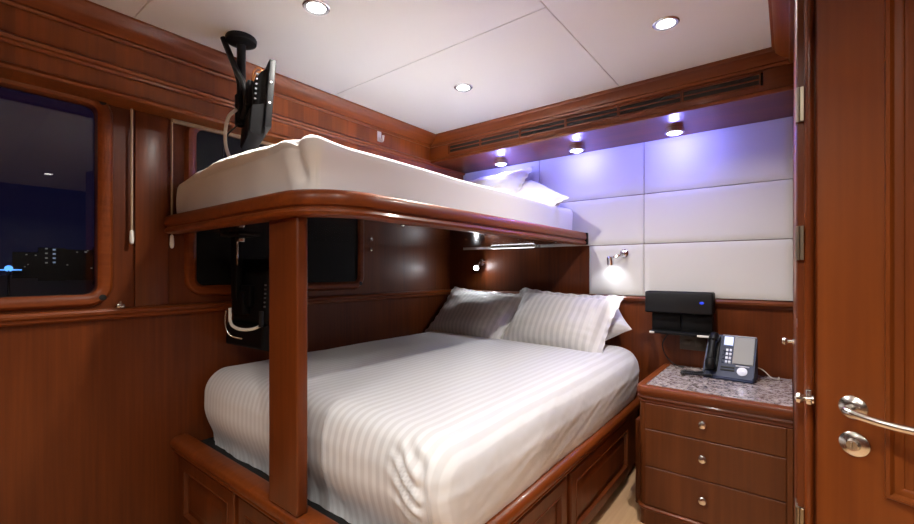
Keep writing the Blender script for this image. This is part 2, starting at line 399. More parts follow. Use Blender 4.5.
# ------------------------------------------------------------------ upper bunk
def fillet(x, y0, r, n=10):
    return [(x-r+r*math.sin(PI/2*k/n), y0+r-r*math.cos(PI/2*k/n)) for k in range(n+1)]
bk = thing('bunk_bed', 'upper cherry wood bunk with rounded corner on a square post', 'bunk bed', (.54, -.93, 1.26))
path = [(.006, -1.888)]+fillet(1.08, -1.888, .20)+[(1.08, -.030)]
b = B(); sweep(b, path, [(-.050, 1.26), (-.012, 1.26), (-.004, 1.264), (-.001, 1.272), (-.004, 1.280), (-.010, 1.284), (-.010, 1.288), (-.003, 1.292), (.0, 1.300), (-.001, 1.318), (-.006, 1.329), (-.016, 1.335), (-.050, 1.335)])
link('edge_rail', b, 'cherry_rail', bk)
b = B(); pf = [(.006, -1.834)]+fillet(1.034, -1.834, .155)+[(1.034, -.030), (.006, -.030)]
lo = [b.verts.new((x, y, 1.266)) for x, y in pf]; hi = [b.verts.new((x, y, 1.31)) for x, y in pf]
b.faces.new(lo[::-1]); b.faces.new(hi)
for k in range(len(pf)): b.faces.new((lo[k], lo[(k+1) % len(pf)], hi[(k+1) % len(pf)], hi[k]))
link('platform', b, 'cherry_gloss', bk)
b = B(); box(b, .788, .944, -1.858, -1.822, .4135, 1.262, .007, 4); link('post', b, 'cherry_upright', bk)
b = B(); box(b, 1.060, 1.0835, -.052, -.0285, 1.262, 1.333, .003); link('end_bracket', b, 'black_plastic', bk)
for q in ((1.02, -1.52, 1.262), (1.055, -.42, 1.262)):
    b = B(); lathe(b, [(.006, 0), (.007, -.004), (.003, -.008)], q, (0, 0, 1), 12); link('stud', b, 'nickel', bk)

# ------------------------------------------------------------------ lower bed base
bb = thing('bed_base', 'cherry wood double bed base with panelled sides and rounded rail', 'bed', (.70, -.93, 0))
b = B(); box(b, .002, 1.362, -1.822, -.002, .05, .355); link('carcass', b, 'cherry_across', bb)
b = B(); box(b, .002, 1.345, -1.806, -.002, .355, .364); link('deck', b, 'dark_gap', bb)
b = B(); box(b, .002, 1.335, -1.79, -.002, 0, .05); link('plinth', b, 'cherry_across', bb)
rail = [(-.062, .352), (-.008, .352), (.0, .356), (.003, .363), (.0, .369), (.006, .374), (.010, .385), (.008, .398), (.0, .408), (-.014, .4135), (-.045, .4135), (-.058, .408), (-.062, .398)]
b = B(); sweep(b, [(.002, -1.852), (1.386, -1.852), (1.386, -.030)], rail); link('rail', b, 'cherry_rail', bb)
def raised(name, u0, u1, v0, v1, M, m, parent):
    b = B(); loops(b, u0, u1, v0, v1, [(0, 0), (0, .012), (.004, .016), (.046, .016), (.048, .019), (.052, .018), (.055, .010), (.058, .002), (.072, .002), (.098, .013), (.100, .013)], M); return link(name, b, m, parent)
for a, c in ((.03, .52), (.55, .95), (.98, 1.345)):
    raised('panel', a, c, .055, .338, lambda u, v, w: (u, -1.822-w, v), 'cherry_upright', bb)
for a, c in ((-.98, -.22), (-1.79, -1.02)):
    raised('panel', a, c, .055, .338, lambda u, v, w: (1.362+w, u, v), 'cherry_upright', bb)

# ------------------------------------------------------------------ mattresses and sheets
def cloth_block(x0, x1, y0, y1, z0, z1, r, nx, ny, nz, disp):
    """closed block with rounded edges, displaced along its normals"""
    b = B()
    def face(f, n1, n2):
        g = [[b.verts.new(f(i/n1, j/n2)) for j in range(n2+1)] for i in range(n1+1)]
        for i in range(n1):
            for j in range(n2): b.faces.new((g[i][j], g[i+1][j], g[i+1][j+1], g[i][j+1]))
    L = lambda a, c, t: a+(c-a)*t
    def E(a, c, t):                                   # denser sampling near the edges
        t = .5-.5*math.cos(PI*t)*(.55+.45*abs(math.cos(PI*t))); return a+(c-a)*t
    face(lambda s, t: (E(x0, x1, s), E(y0, y1, t), z1), nx, ny); face(lambda s, t: (E(x0, x1, s), E(y0, y1, t), z0), nx, ny)
    face(lambda s, t: (E(x0, x1, s), y0, E(z0, z1, t)), nx, nz); face(lambda s, t: (E(x0, x1, s), y1, E(z0, z1, t)), nx, nz)
    face(lambda s, t: (x0, E(y0, y1, s), E(z0, z1, t)), ny, nz); face(lambda s, t: (x1, E(y0, y1, s), E(z0, z1, t)), ny, nz)
    bmesh.ops.remove_doubles(b, verts=b.verts, dist=1e-5)
    for v in b.verts:
        p = v.co; q = Vector((min(max(p.x, x0+r), x1-r), min(max(p.y, y0+r), y1-r), min(max(p.z, z0+.03), z1-r)))
        d = p-q
        if p.z < z0+.03:
            d.z = 0
        n = d.normalized() if d.length > 1e-6 else Vector((0, 0, 1))
        if p.z >= z0+.03: base = q+n*r
        else: base = Vector((q.x, q.y, p.z))+(n*r if d.length > 1e-6 else Vector((0, 0, 0)))
        v.co = base+n*disp(base, n)
    return b
N3 = lambda x, y, z: noise.noise((x, y, z))
def sm(a, b_, x):
    t = max(0, min(1, (x-a)/(b_-a))); return t*t*(3-2*t)
def lower_disp(p, n):
    top = sm(.3, .9, n.z); side = sm(.15, .8, n.x); foot = sm(.15, .8, -n.y)
    d = .005*N3(p.x*2.2, p.y*2.2, p.z*3)
    d += top*(.0022*N3(p.x*3+5, p.y*9, 1)+.0010*N3(p.x*14, p.y*5, 3)+.012*math.sin(PI*min(1, max(0, (p.x-.03)/1.34))))
    s = p.y*.42-p.z*1.2                              # right-hand overhang: long slanting creases
    d += side*(.004*N3(p.y*1.9, p.z*5, 7)+.0022*N3(s*13, (p.y+p.z)*2.0, 2)+.0016*N3(s*32, (p.y+p.z)*4, 9)+.0008*N3(p.y*45, p.z*60, 3))
    d += side*.019*max(0, 1-abs(p.z-.56)/.15)-side*.010*sm(.46, .38, p.z)
    d += foot*(.006*N3(p.x*5, p.z*5, 11)+.006*sm(.47, .40, p.z)*N3(p.x*24, p.z*10, 5)-.040*sm(.54, .37, p.z))
    d += top*.004*max(0, 1-math.hypot(p.x-.55, p.y+1.58)/.12)*N3(p.x*45, p.y*45, 5)
    cx, cz = 1.318, .640; dx = p.x-cx; dz = p.z-cz    # gathered tuck at the foot corner
    if p.y < -1.50 and dz < .06:
        th = math.atan2(dz, dx); rr = math.hypot(dx, dz*.6)
        k = sm(.13, .05, rr)*sm(.05, -.02, dz)*sm(.25, .7, -n.y)*(sm(.02, -.01, dx))
        d += k*.008*math.sin(dz*135+dx*90+3*N3(p.x*14, p.z*14, 1))
        d -= .012*sm(.012, .0, abs(dx-.004+.10*dz))*sm(.0, -.03, dz)*sm(-.30, -.16, dz)*sm(.2, .6, -n.y)
    return d
b = cloth_block(.008, 1.378, -1.768, -.035, .365, .688, .10, 150, 170, 46, lower_disp)
mt = link('mattress', b, 'satin_stripe', loc=(.70, -.9, .365), ang=80)
tag(mt, 'lower double mattress tightly covered by a white satin-striped sheet', 'mattress')
def upper_disp(p, n):
    d = .008*N3(p.x*2, p.y*2, p.z*3+4)+.0025*N3(p.x*9, p.y*4, p.z*9)
    if n.z > .5: d += .030*math.sin(PI*min(1, max(0, (p.x-.02)/.99)))*max(0, min(1, (-.1-p.y)/.5))
    if n.y < -.2: d += .010*N3(p.x*4, p.z*7, 2)+.004*N3(p.x*16, p.z*9, 8)
    # pointed tucked corner with a deep fold beside it
    cdist = math.hypot(p.x-.995, p.y+1.82); ft = sm(.2, .7, -n.y)
    d -= ft*.016*math.exp(-((p.x-.945+.30*(p.z-1.40))/.018)**2)*sm(1.34, 1.38, p.z)
    d += ft*.008*math.exp(-((p.x-.895+.45*(p.z-1.40))/.03)**2)
    if cdist < .16: d += .016*(1-cdist/.16)**2*sm(1.38, 1.46, p.z)
    return d
b = cloth_block(.004, 1.0, -1.850, -.05, 1.3115, 1.478, .030, 100, 130, 26, upper_disp)
mu = link('mattress', b, 'sheet_white', loc=(.5, -.93, 1.3115), ang=80)
tag(mu, 'thin upper bunk mattress in a plain white fitted sheet', 'mattress')

# ------------------------------------------------------------------ pillows
def pillow(wd, ht, th, flange, seed, n=44, sag=.0):
    b = B(); fw = 1+2*flange/wd; fh = 1+2*flange/ht
    def P(u, v, side):
        cu, cv = max(-1, min(1, u)), max(-1, min(1, v))
        x = wd/2*u*(1-.055*(1-cv*cv)*abs(cu)); y = ht/2*v*(1-.075*(1-cu*cu)*abs(cv))
        f = (max(0, 1-abs(cu)**2.6)*max(0, 1-abs(cv)**2.6))**.52
        z = th/2*f*side
        k = 1-f
        if side > 0 or f < .05:
            z += .012*N3(u*2.2+seed, v*2.2, seed*1.7)*f+.010*k*f*4*N3(u*7+seed, v*7, 3)*.5
        ed = max(abs(u)-1, 0)*wd/2+max(abs(v)-1, 0)*ht/2
        z += .30*min(ed, .05)*math.sin(u*23+v*19+seed*2)*.55
        z += sag*u*v
        return (x, y, z+side*.0015)
    def lin(k, f): return (2*k/n-1)*f
    gs = []
    for side in (1, -1):
        g = [[b.verts.new(P(lin(i, fw), lin(j, fh), side)) for j in range(n+1)] for i in range(n+1)]
        for i in range(n):
            for j in range(n):
                q = (g[i][j], g[i+1][j], g[i+1][j+1], g[i][j+1]); b.faces.new(q if side > 0 else q[::-1])
        gs.append(g)
    rim = lambda g: [g[i][0] for i in range(n)]+[g[n][j] for j in range(n)]+[g[i][n] for i in range(n, 0, -1)]+[g[0][j] for j in range(n, 0, -1)]
    r1, r2 = rim(gs[0]), rim(gs[1])
    for k in range(len(r1)): b.faces.new((r1[k], r2[k], r2[(k+1) % len(r1)], r1[(k+1) % len(r1)]))
    return b
def place_pillow(m, lab, loc, tilt, yaw, roll, grp, **k):
    o = link('pillow', pillow(**k), m, local=True, ang=70); o.location = loc
    o.matrix_world = Matrix.Translation(loc) @ Matrix.Rotation(yaw, 4, 'Z') @ Matrix.Rotation(tilt, 4, 'X') @ Matrix.Rotation(roll, 4, 'Z')
    return tag(o, lab, 'pillow', grp)
R = math.radians
G1 = 'pillows at the head of the lower bed'; G2 = 'pillows at the head of the upper bunk'
place_pillow('pillow_stripe', 'striped pillow leaning in the corner beside the window wall, lower bed', (.372, -.225, .815), R(50), R(-8), R(-3), G1, wd=.64, ht=.36, th=.15, flange=.025, seed=1.3)
place_pillow('pillow_stripe', 'striped pillow with a wide flange leaning in the middle of the lower headboard', (.985, -.268, .818), R(50), R(-2), R(-3), G1, wd=.58, ht=.36, th=.17, flange=.035, seed=4.1)
place_pillow('cotton_white', 'plain white pillow peeking out behind the flanged striped pillow', (1.150, -.135, .775), R(58), R(0), R(34), G1, wd=.36, ht=.20, th=.12, flange=.004, seed=7.7)
place_pillow('cotton_white', 'white upper bunk pillow propped upright nearer the window wall', (.46, -.19, 1.62), R(50), R(-6), R(2), G2, wd=.52, ht=.30, th=.15, flange=.03, seed=2.9)
place_pillow('cotton_white', 'white upper bunk pillow slumped toward the bunk edge', (.790, -.20, 1.545), R(40), R(-4), R(-38), G2, wd=.46, ht=.24, th=.14, flange=.012, seed=9.2)

# ------------------------------------------------------------------ nightstand
ns = thing('nightstand', 'cherry wood nightstand with three drawers and a speckled stone top', 'nightstand', (1.78, -.28, 0))
b = B(); path = [(1.507, -.015)]+[(1.507+.03-.03*math.cos(PI/2*k/6), -.553+.03-.03*math.sin(PI/2*k/6)) for k in range(7)]+[(XR-.003, -.553), (XR-.003, -.015)]
def prism(b, pts, z0, z1):
    lo = [b.verts.new((x, y, z0)) for x, y in pts]; hi = [b.verts.new((x, y, z1)) for x, y in pts]; k = len(pts)
    b.faces.new(lo[::-1]); b.faces.new(hi)
    for i in range(k): b.faces.new((lo[i], lo[(i+1) % k], hi[(i+1) % k], hi[i]))
prism(b, path, .0, .535); link('body', b, 'cherry_drawer', ns)
for z0, z1 in ((.424, .532), (.262, .420), (.092, .258)):
    d = B(); loops(d, 1.538, 2.022, z0, z1, [(0, .5535), (0, .5575), (.0015, .559)], lambda u, v, w_: (u, -w_, v)); dr = link('drawer', d, 'cherry_drawer', ns)
    k = B(); lathe(k, [(.008, 0), (.007, .008), (.010, .012), (.0155, .017), (.0165, .023), (.013, .029), (.004, .032)], (1.757, -.559, (z0+z1)/2+.012), (0, -1, 0), 20); link('knob', k, 'nickel', dr)
d = B(); box(d, 2.025, XR-.003, -.5585, -.553, .0, .532, .001, 1); link('side_stile', d, 'cherry_drawer', ns)
epath = path[:]
b = B(); sweep(b, epath[:-1], [(-.006, .066), (.0, .066), (.008, .072), (.010, .080), (.004, .086), (-.006, .088)]); link('plinth_moulding', b, 'cherry_edge', ns)
b = B(); sweep(b, epath[:-1], [(-.012, .532), (.002, .532), (.005, .538), (.003, .545), (.007, .549), (.010, .556), (.007, .563), (.010, .567), (.014, .578), (.014, .592), (.009, .602), (.0, .606), (-.024, .606), (-.024, .590), (-.012, .560)])
link('top_edge', b, 'cherry_edge', ns)
b = B(); prism(b, [(1.530, -.015)]+[(1.530+.02-.02*math.cos(PI/2*k/6), -.528+.02-.02*math.sin(PI/2*k/6)) for k in range(7)]+[(XR-.004, -.528), (XR-.004, -.015)], .536, .6045); link('stone_top', b, 'granite', ns)
# filler post between bed and nightstand
fl = B(); box(fl, 1.452, 1.504, -.400, -.002, 0, .40, .006, 2); o = struct('trim_14', fl, 'cherry_upright')

# ------------------------------------------------------------------ telephone
ph = thing('telephone', 'dark blue office desk telephone standing on the stone nightstand top', 'telephone', (1.812, -.145, .6045), rotz=R(-4))
TA = R(56); ca, sa = math.cos(TA), math.sin(TA)
F = lambda u, v, w_: (u-.10, -.075+v*ca-w_*sa, .022+v*sa+w_*ca)
b = B()
sec = [(-.085, 0), (-.085, .012), (-.075, .022), (-.075+.205*ca, .022+.205*sa), (-.075+.205*ca+.012, .022+.205*sa-.006), (.060, .0), ]
lo = [b.verts.new((-.10, y, z)) for y, z in sec]; hi = [b.verts.new((.10, y, z)) for y, z in sec]
b.faces.new(lo); b.faces.new(hi[::-1])
for k in range(6): b.faces.new((lo[k], lo[(k+1) % 6], hi[(k+1) % 6], hi[k]))
bmesh.ops.bevel(b, geom=list(b.edges), offset=.004, segments=2, affect='EDGES')
def lp(name, bm_, m, parent): return link(name, bm_, m, parent, local=True)
ph_base = lp('base', b, 'phone_body', ph)
def fbox(b, u0, u1, v0, v1, w0, w1, r=.002):
    loops(b, u0, u1, v0, v1, [(0, w0), (0, w1-r), (r, w1)], F)
b = B(); fbox(b, .008, .058, .012, .192, .0, .006); lp('cradle', b, 'black_plastic', ph)
b = B(); hp = [F(.033, .018, .020), F(.033, .030, .030), F(.033, .060, .034), F(.033, .100, .036), F(.033, .140, .034), F(.033, .172, .031), F(.033, .188, .021)]
tube(b, curve(hp, 5), [.018]*1+[.021]*9+[.015]*12+[.021]*8+[.018], 14); lp('handset', b, 'black_plastic', ph)
b = B(); fbox(b, .072, .110, .150, .196, -.001, .005); lp('display', b, 'phone_lcd', ph)
b = B(); fbox(b, .113, .194, .060, .198, -.001, .004); lp('directory_panel', b, 'phone_panel', ph)
b = B(); fbox(b, .064, .198, .198, .204, -.001, .006); lp('top_trim', b, 'phone_silver', ph)
for r in range(4):
    for c in range(3):
        b = B(); fbox(b, .071+c*.0135, .080+c*.0135, .060+r*.020, .072+r*.020, -.001, .005, .001); lp('key', b, 'phone_key' if c else 'phone_body', ph)
b = B(); fbox(b, .070, .125, .022, .030, -.001, .003, .001); fbox(b, .070, .125, .036, .044, -.001, .003, .001); lp('key_row', b, 'black_plastic', ph)
b = B(); fbox(b, .128, .180, .048, .054, -.001, .003, .001); lp('function_bar', b, 'phone_silver', ph)
b = B(); ctr = Vector(F(.155, .026, 0)); nrm = Vector(F(0, 0, 1))-Vector(F(0, 0, 0)); lathe(b, [(.020, -.001), (.020, .004), (.016, .006), (.009, .006), (.0085, .004), (.007, .006), (.002, .0065)], ctr, nrm, 28); lp('dial', b, 'phone_key', ph)
b = B(); cp = []
base_pts = curve([(-.090, -.068, .020), (-.120, -.082, .012), (-.175, -.065, .008), (-.185, -.105, .008), (-.145, -.115, .008), (-.095, -.095, .008), (-.060, -.083, .010)], 22)
for k, p in enumerate(base_pts): cp.append(p+Vector((0, math.cos(k*1.55)*.006, abs(math.sin(k*1.55))*.008)))
tube(b, cp, .0045, 7); lp('handset_cord', b, 'black_rubber', ph)
b = B(); tube(b, curve([(.06, .05, .06), (.115, .055, .045), (.150, .060, .012), (.175, .085, .005), (.172, .13, .004)], 8), .0022, 7); lp('line_cord', b, 'cable_white', ph)

# ------------------------------------------------------------------ docking speaker on the wall, socket below
dk = thing('docking_speaker', 'black docking speaker fixed to the wall above the telephone', 'speaker', (1.58, -.027, .79))
b = B(); box(b, 1.424, 1.736, -.118, -.027, .887, .998, .007, 3); dk_body = link('speaker_body', b, 'black_matte', dk)
b = B(); box(b, 1.428, 1.732, -.121, -.117, .892, .993, .002); link('speaker_cloth', b, 'black_rubber', dk_body)
b = B(); box(b, 1.452, 1.588, -.085, -.027, .794, .888, .003); box(b, 1.592, 1.732, -.085, -.027, .794, .888, .003); link('back_plate', b, 'black_plastic', dk)
b = B(); box(b, 1.450, 1.728, -.140, -.027, .780, .794, .004); sh = link('shelf', b, 'black_plastic', dk)
b = B(); box(b, 1.452, 1.476, -.143, -.139, .781, .791, .001); link('tab', b, 'white_plastic', sh)
b = B(); box(b, 1.672, 1.727, -.143, -.139, .780, .790, .001); link('tab', b, 'white_plastic', sh)
b = B(); lathe(b, [(.011, 0), (.011, .001), (.009, .002)], (0, 0, 0), (0, -1, 0), 24)
for v in b.verts: v.co = Vector((v.co.x*.95+1.690, v.co.y-.121, v.co.z*.6+.946))
bd = link('badge', b, 'badge_blue', dk_body)
so = thing('wall_socket', 'olive brown wall socket plate below the docking speaker', 'socket', (1.640, 0, .70))
b = B(); box(b, 1.572, 1.692, -.007, 0, .690, .765, .002); link('plate', b, 'olive_plate', so)
for x in (1.602, 1.662):
    b = B(); box(b, x-.018, x+.018, -.0095, -.006, .712, .744, .002); link('outlet', b, 'olive_plate', so)
b = B(); tube(b, curve([(1.540, -.045, .792), (1.515, -.04, .760), (1.495, -.045, .710), (1.515, -.05, .650), (1.560, -.055, .612), (1.60, -.06, .608)], 8), .003, 8)
o = link('power_cable', b, 'black_rubber', loc=(1.54, -.05, .608)); tag(o, 'thin black power cable looping down from the docking speaker', 'cable')

# ------------------------------------------------------------------ reading lamps
def reading_lamp(base, nrm, elbow, head, aim, lab, power, spot):
    t = thing('reading_lamp', lab, 'lamp', base, 'chrome swivel reading lamps')
    b = B(); lathe(b, [(.024, 0), (.024, .006), (.020, .011), (.011, .014), (.010, .022)], base, nrm, 28); link('wall_plate', b, 'chrome', t)
    nb = Vector(base)+Vector(nrm)*.02
    b = B(); tube(b, curve([nb, (Vector(nb)+Vector(elbow))/2+Vector(nrm)*.006, elbow], 6), .0075, 12); lathe(b, [(.0, -.011), (.008, -.008), (.011, 0), (.008, .008), (0, .011)], elbow, (0, 0, 1), 16); link('arm', b, 'chrome', t)
    a = Vector(aim).normalized(); hd = Vector(head)
    b = B(); tube(b, [Vector(elbow), hd-a*.02], .006, 10); lathe(b, [(.010, -.028), (.016, -.024), (.0175, -.010), (.0185, .022), (.0165, .024), (.0155, .014)], hd, a, 28); h = link('head', b, 'chrome', t)
    b = B(); lathe(b, [(.0155, .015), (.008, .018), (0, .019)], hd, a, 20); link('bulb', b, 'lamp_cool', h)
    light('reading_bulb', 'SPOT' if spot else 'POINT', hd+a*.026, power, (.90, .94, 1), t, .012, spot=spot, blend=.7, aim=a)
reading_lamp((1.292, -.0285, 1.205), (0, -1, 0), (1.262, -.075, 1.185), (1.232, -.090, 1.163), (-.05, .38, -1), 'chrome reading lamp on the cream padded panel beside the bunk end', READ_W, R(130))
reading_lamp((.300, -.012, 1.165), (0, -1, 0), (.292, -.048, 1.150), (.280, -.056, 1.130), (.50, -.78, -.22), 'lit chrome reading lamp on the wooden wall under the bunk', READ_W*4.5, None)
st = thing('strip_light', 'slim white strip light under the back edge of the bunk', 'light', (.59, -.085, 1.266))
b = B(); box(b, .43, .75, -.105, -.065, 1.256, 1.266, .002); hs = link('housing', b, 'white_plastic', st)
b = B(); box(b, .435, .745, -.100, -.070, 1.253, 1.257, .001); link('diffuser', b, 'strip_white', hs)

# ------------------------------------------------------------------ televisions
def television(root, M, wd, ht, lower):
    def lb(b): 
        bmesh.ops.transform(b, matrix=M, verts=b.verts); return b
    b = B(); box(b, -wd/2, wd/2, -.012, .012, 0, ht, .005, 3); pn = link('bezel', lb(b), 'black_plastic', root)
    b = B(); box(b, -wd/2+.014, wd/2-.014, .0115, .0128, .020, ht-.014); link('screen', lb(b), 'screen_black', pn)
    b = B(); loops(b, -wd/2+.02, wd/2-.02, .06, ht-.03, [(0, .010), (.010, .030), (.035, .045), (.05, .045)], lambda u, v, w_: (u, -w_, v)); bc = link('back_cover', lb(b), 'black_matte', root)
    b = B(); loops(b, -wd/2+.01, wd/2-.01, -.035, .085, [(0, .008), (.012, .052), (.02, .058)], lambda u, v, w_: (u, -w_, v)); link('speaker_housing', lb(b), 'black_plastic', root)
    b = B()
    for k in range(6): box(b, wd/2-.05, wd/2-.044, -.046, -.030, ht*.42+k*.018, ht*.42+k*.018+.007, .001, 1)
    link('socket_row', lb(b), 'steel_dim', bc)
    b = B(); box(b, -.045, .045, -.065, -.043, ht*.42, ht*.42+.09, .004); link('mount_plate', lb(b), 'black_plastic', root)
    for k in range(2):
        b = B(); lathe(b, [(.004, 0), (.004, .003)], (wd/2-.001, 0, ht*(.36+.3*k)), (1, 0, 0), 10); link('screw', lb(b), 'white_plastic', pn)
tv = thing('television', 'small black television hung on a ceiling pole above the upper bunk', 'television', (.375, -1.745, 2.0))
vd = Vector((.885, -.466, 0))                    # towards the aisle
ang = math.atan2(vd.y, vd.x)+R(9)
M1 = Matrix.Translation((.437, -1.700, 1.615)) @ Matrix.Rotation(ang, 4, 'Z') @ Matrix.Rotation(R(-4), 4, 'X')
television(tv, M1, .30, .245, False)
o3 = (.375, -1.745, 2.0)
b = B(); lathe(b, [(.052, 0), (.055, -.006), (.053, -.020), (.040, -.026), (.022, -.028)], o3, (0, 0, 1), 32); link('ceiling_plate', b, 'black_plastic', tv)
b = B(); tube(b, [(.375, -1.745, 1.975), (.375, -1.745, 1.66)], .016, 16); lathe(b, [(.016, 0), (.022, .002), (.022, .05), (.016, .052)], (.375, -1.745, 1.66), (0, 0, 1), 20); link('pole', b, 'black_plastic', tv)
b = B(); tube(b, [(.375, -1.745, 1.70), (.425, -1.72, 1.72), (.455, -1.715, 1.735)], .013, 10); box(b, .36, .40, -1.765, -1.725, 1.67, 1.78, .005); link('arm', b, 'black_plastic', tv)
b = B(); tube(b, curve([(.325, -1.79, 1.998), (.335, -1.78, 1.96), (.385, -1.765, 1.86), (.435, -1.765, 1.80), (.435, -1.755, 1.73), (.405, -1.755, 1.68)], 8), .011, 10)
tube(b, curve([(.322, -1.78, 1.998), (.345, -1.775, 1.93), (.39, -1.765, 1.82), (.395, -1.76, 1.72)], 8), .006, 8); link('cable_bundle', b, 'black_rubber', tv)
b = B(); tube(b, curve([(.390, -1.77, 1.715), (.362, -1.785, 1.69), (.345, -1.79, 1.64), (.348, -1.79, 1.58), (.372, -1.785, 1.53), (.385, -1.775, 1.505)], 8), .0065, 10); link('cable', b, 'cable_white', tv)
b = B(); tube(b, curve([(.44, -1.74, 1.80), (.455, -1.735, 1.855), (.47, -1.72, 1.865), (.475, -1.71, 1.84)], 8), .003, 8); tube(b, curve([(.45, -1.745, 1.79), (.47, -1.735, 1.84), (.485, -1.715, 1.85)], 8), .003, 8); link('wire', b, 'copper', tv)
b = B(); tube(b, curve([(.375, -1.76, 1.66), (.31, -1.77, 1.63), (.25, -1.76, 1.57), (.27, -1.75, 1.54)], 8), .003, 8); link('thin_cable', b, 'black_rubber', tv)

tl = thing('television', 'black television and bracket hanging under the bunk behind the post', 'television', (.20, -1.62, 1.266))
M2 = Matrix.Translation((.180, -1.590, .800)) @ Matrix.Rotation(ang+R(22), 4, 'Z') @ Matrix.Rotation(R(-3), 4, 'X')
television(tl, M2, .34, .36, True)
b = B(); box(b, .06, .24, -1.69, -1.60, 1.254, 1.266, .003); link('mounting_plate', b, 'black_plastic', tl)
b = B(); box(b, .105, .155, -1.665, -1.635, .98, 1.256, .004); link('pole', b, 'black_plastic', tl)
b = B(); tube(b, [(.18, -1.67, 1.24), (.18, -1.67, 1.13)], .004, 8); box(b, .195, .225, -1.685, -1.66, 1.228, 1.245, .003); link('bracket_rod', b, 'nickel', tl)
b = B(); box(b, .10, .20, -1.66, -1.60, .92, 1.02, .004); link('arm', b, 'black_plastic', tl)
b = B(); tube(b, curve([(.268, -1.739, .958), (.274, -1.740, .902), (.290, -1.728, .880), (.315, -1.708, .872), (.345, -1.685, .875), (.369, -1.665, .888)], 8), .0062, 10); link('cable', b, 'cable_white', tl)
b = B(); tube(b, [(.369, -1.665, .882), (.366, -1.663, .945)], .010, 10); link('plug', b, 'black_rubber', tl)
b = B(); tube(b, curve([(.255, -1.749, .95), (.252, -1.752, .90), (.268, -1.740, .850), (.310, -1.71, .835)], 8), .003, 8); link('thin_cable', b, 'nickel', tl)

# ------------------------------------------------------------------ blind cords, track, hook, catch
for y, x, zt, zb, lab in ((-1.998, .022, 1.735, 1.265, 'beige blind cord with pull beside the large left window'), (-1.862, .022, 1.735, 1.255, 'beige blind cord with pull at the end of the bunk')):
    t = thing('blind_pull', lab, 'cord', (x, y, zb-.05), 'blind cords between the windows')
    b = B(); tube(b, [(x, y, zt), (x, y, zb)], .0045 if y < -1.9 else .004, 8); link('cord', b, 'cord_beige', t)
    b = B(); lathe(b, [(.004, 0), (.0065, -.006), (.008, -.040), (.006, -.052), (.002, -.056)], (x, y, zb), (0, 0, 1), 14); link('pull', b, 'white_plastic', t)
rb = thing('roller_blind', 'black blackout blind drawn down over the window behind the bunk', 'blind', (.002, -1.325, 1.03))
b = B(); box(b, .0005, .0025, -1.764, -.886, 1.041, 1.722, .0006, 1); link('blackout_fabric', b, 'blind_black', rb)
b = B(); box(b, .0, .0045, -1.760, -.890, 1.041, 1.050, .001, 1); link('bottom_bar', b, 'black_plastic', rb)
b = B(); box(b, .017, .032, -1.862, -.80, 1.719, 1.734, .002); o = link('blind_track', b, 'cord_beige', loc=(.017, -1.33, 1.719)); tag(o, 'slim beige blind track along the top of the bunk window', 'blind track')
hk = thing('coat_hook', 'small cream coat hook on the frieze above the upper bunk', 'hook', (.135, -.838, 1.86))
b = B(); box(b, .1355, .140, -.853, -.823, 1.862, 1.922, .002); link('plate', b, 'white_plastic', hk)
b = B(); tube(b, curve([(.139, -.838, 1.885), (.158, -.838, 1.862), (.168, -.838, 1.868), (.172, -.838, 1.892)], 6), .007, 10); link('prong', b, 'white_plastic', hk)
b = B(); box(b, .006, .026, -2.045, -2.020, .966, .980, .003); lathe(b, [(.006, 0), (.006, .012)], (.016, -2.032, .978), (0, 0, 1), 12); o = link('window_catch', b, 'nickel', loc=(.016, -2.03, .966)); tag(o, 'tiny metal window catch standing on the chair rail', 'catch')
b = B(); lathe(b, [(.006, 0), (.006, .012), (.010, .014), (.010, .020), (.004, .023)], (.0, -.795, 1.235), (1, 0, 0), 14); o = link('blind_stud', b, 'nickel', loc=(0, -.795, 1.235)); tag(o, 'small metal stud on the wall right of the bunk window', 'stud')

# ------------------------------------------------------------------ wardrobe fittings
wr = thing('wardrobe', 'tall cherry wardrobe front along the right wall with hinges and knobs', 'wardrobe', (XR, -.93, 0))
b = B(); box(b, XR, 2.415, -1.30, -.002, 0, 1.998, .001, 1); link('carcass', b, 'cherry_upright', wr)
b = B()
lathe(b, [(.009, .0), (.009, 1.93)], (XR+.020, -1.302, 0), (0, 0, 1), 20)
link('round_stile', b, 'cherry_polish', wr)
b = B(); lathe(b, [(.006, .0), (.006, 1.93)], (XR+.036, -1.302, 0), (0, 0, 1), 20); link('round_stile', b, 'cherry_polish', wr)
for y0, y1 in ((-1.285, -.60),):
    for z0, z1 in ((.10, .98), (1.0, 1.90)):
        b = B(); loops(b, y0, y1, z0, z1, [(0, 0), (0, .0015), (.001, .002), (.07, .002), (.074, .001), (.08, .001)], lambda u, v, w_: (XR-w_, u, v)); link('door_panel', b, 'cherry_upright', wr)
b = B()
for z in (.544, 1.170, 1.478):
    h = B(); box(h, XR-.004, XR+.0035, -1.304, -1.262, z-.038, z+.038, .0008, 1); box(h, XR+.0040, XR+.011, -1.3095, -1.300, z-.038, z+.038, .0008, 1); lathe(h, [(.0035, -.038), (.0035, .038)], (XR+.001, -1.306, z), (0, 0, 1), 12); link('hinge', h, 'hinge_metal', wr)
h = B(); box(h, XR-.003, XR, -.13, -.10, 1.60, 1.67, .0008, 1); link('hinge', h, 'hinge_metal', wr)
def knob(o_, ax, par):
    b = B(); lathe(b, [(.010, 0), (.010, .003), (.005, .005), (.0045, .014), (.009, .018), (.0115, .023), (.010, .029), (.004, .032)], o_, ax, 22); return link('knob', b, 'nickel', par)
knob((XR-.002, -.82, .885), (-1, 0, 0), wr)
b.free()
b = B(); box(b, XR+.014, XR+.024, -1.325, -1.311, .818, .850, .002); link('catch_plate', b, 'nickel', wr)
knob((XR+.026, -1.345, .835), (-1, 0, 0), wr)

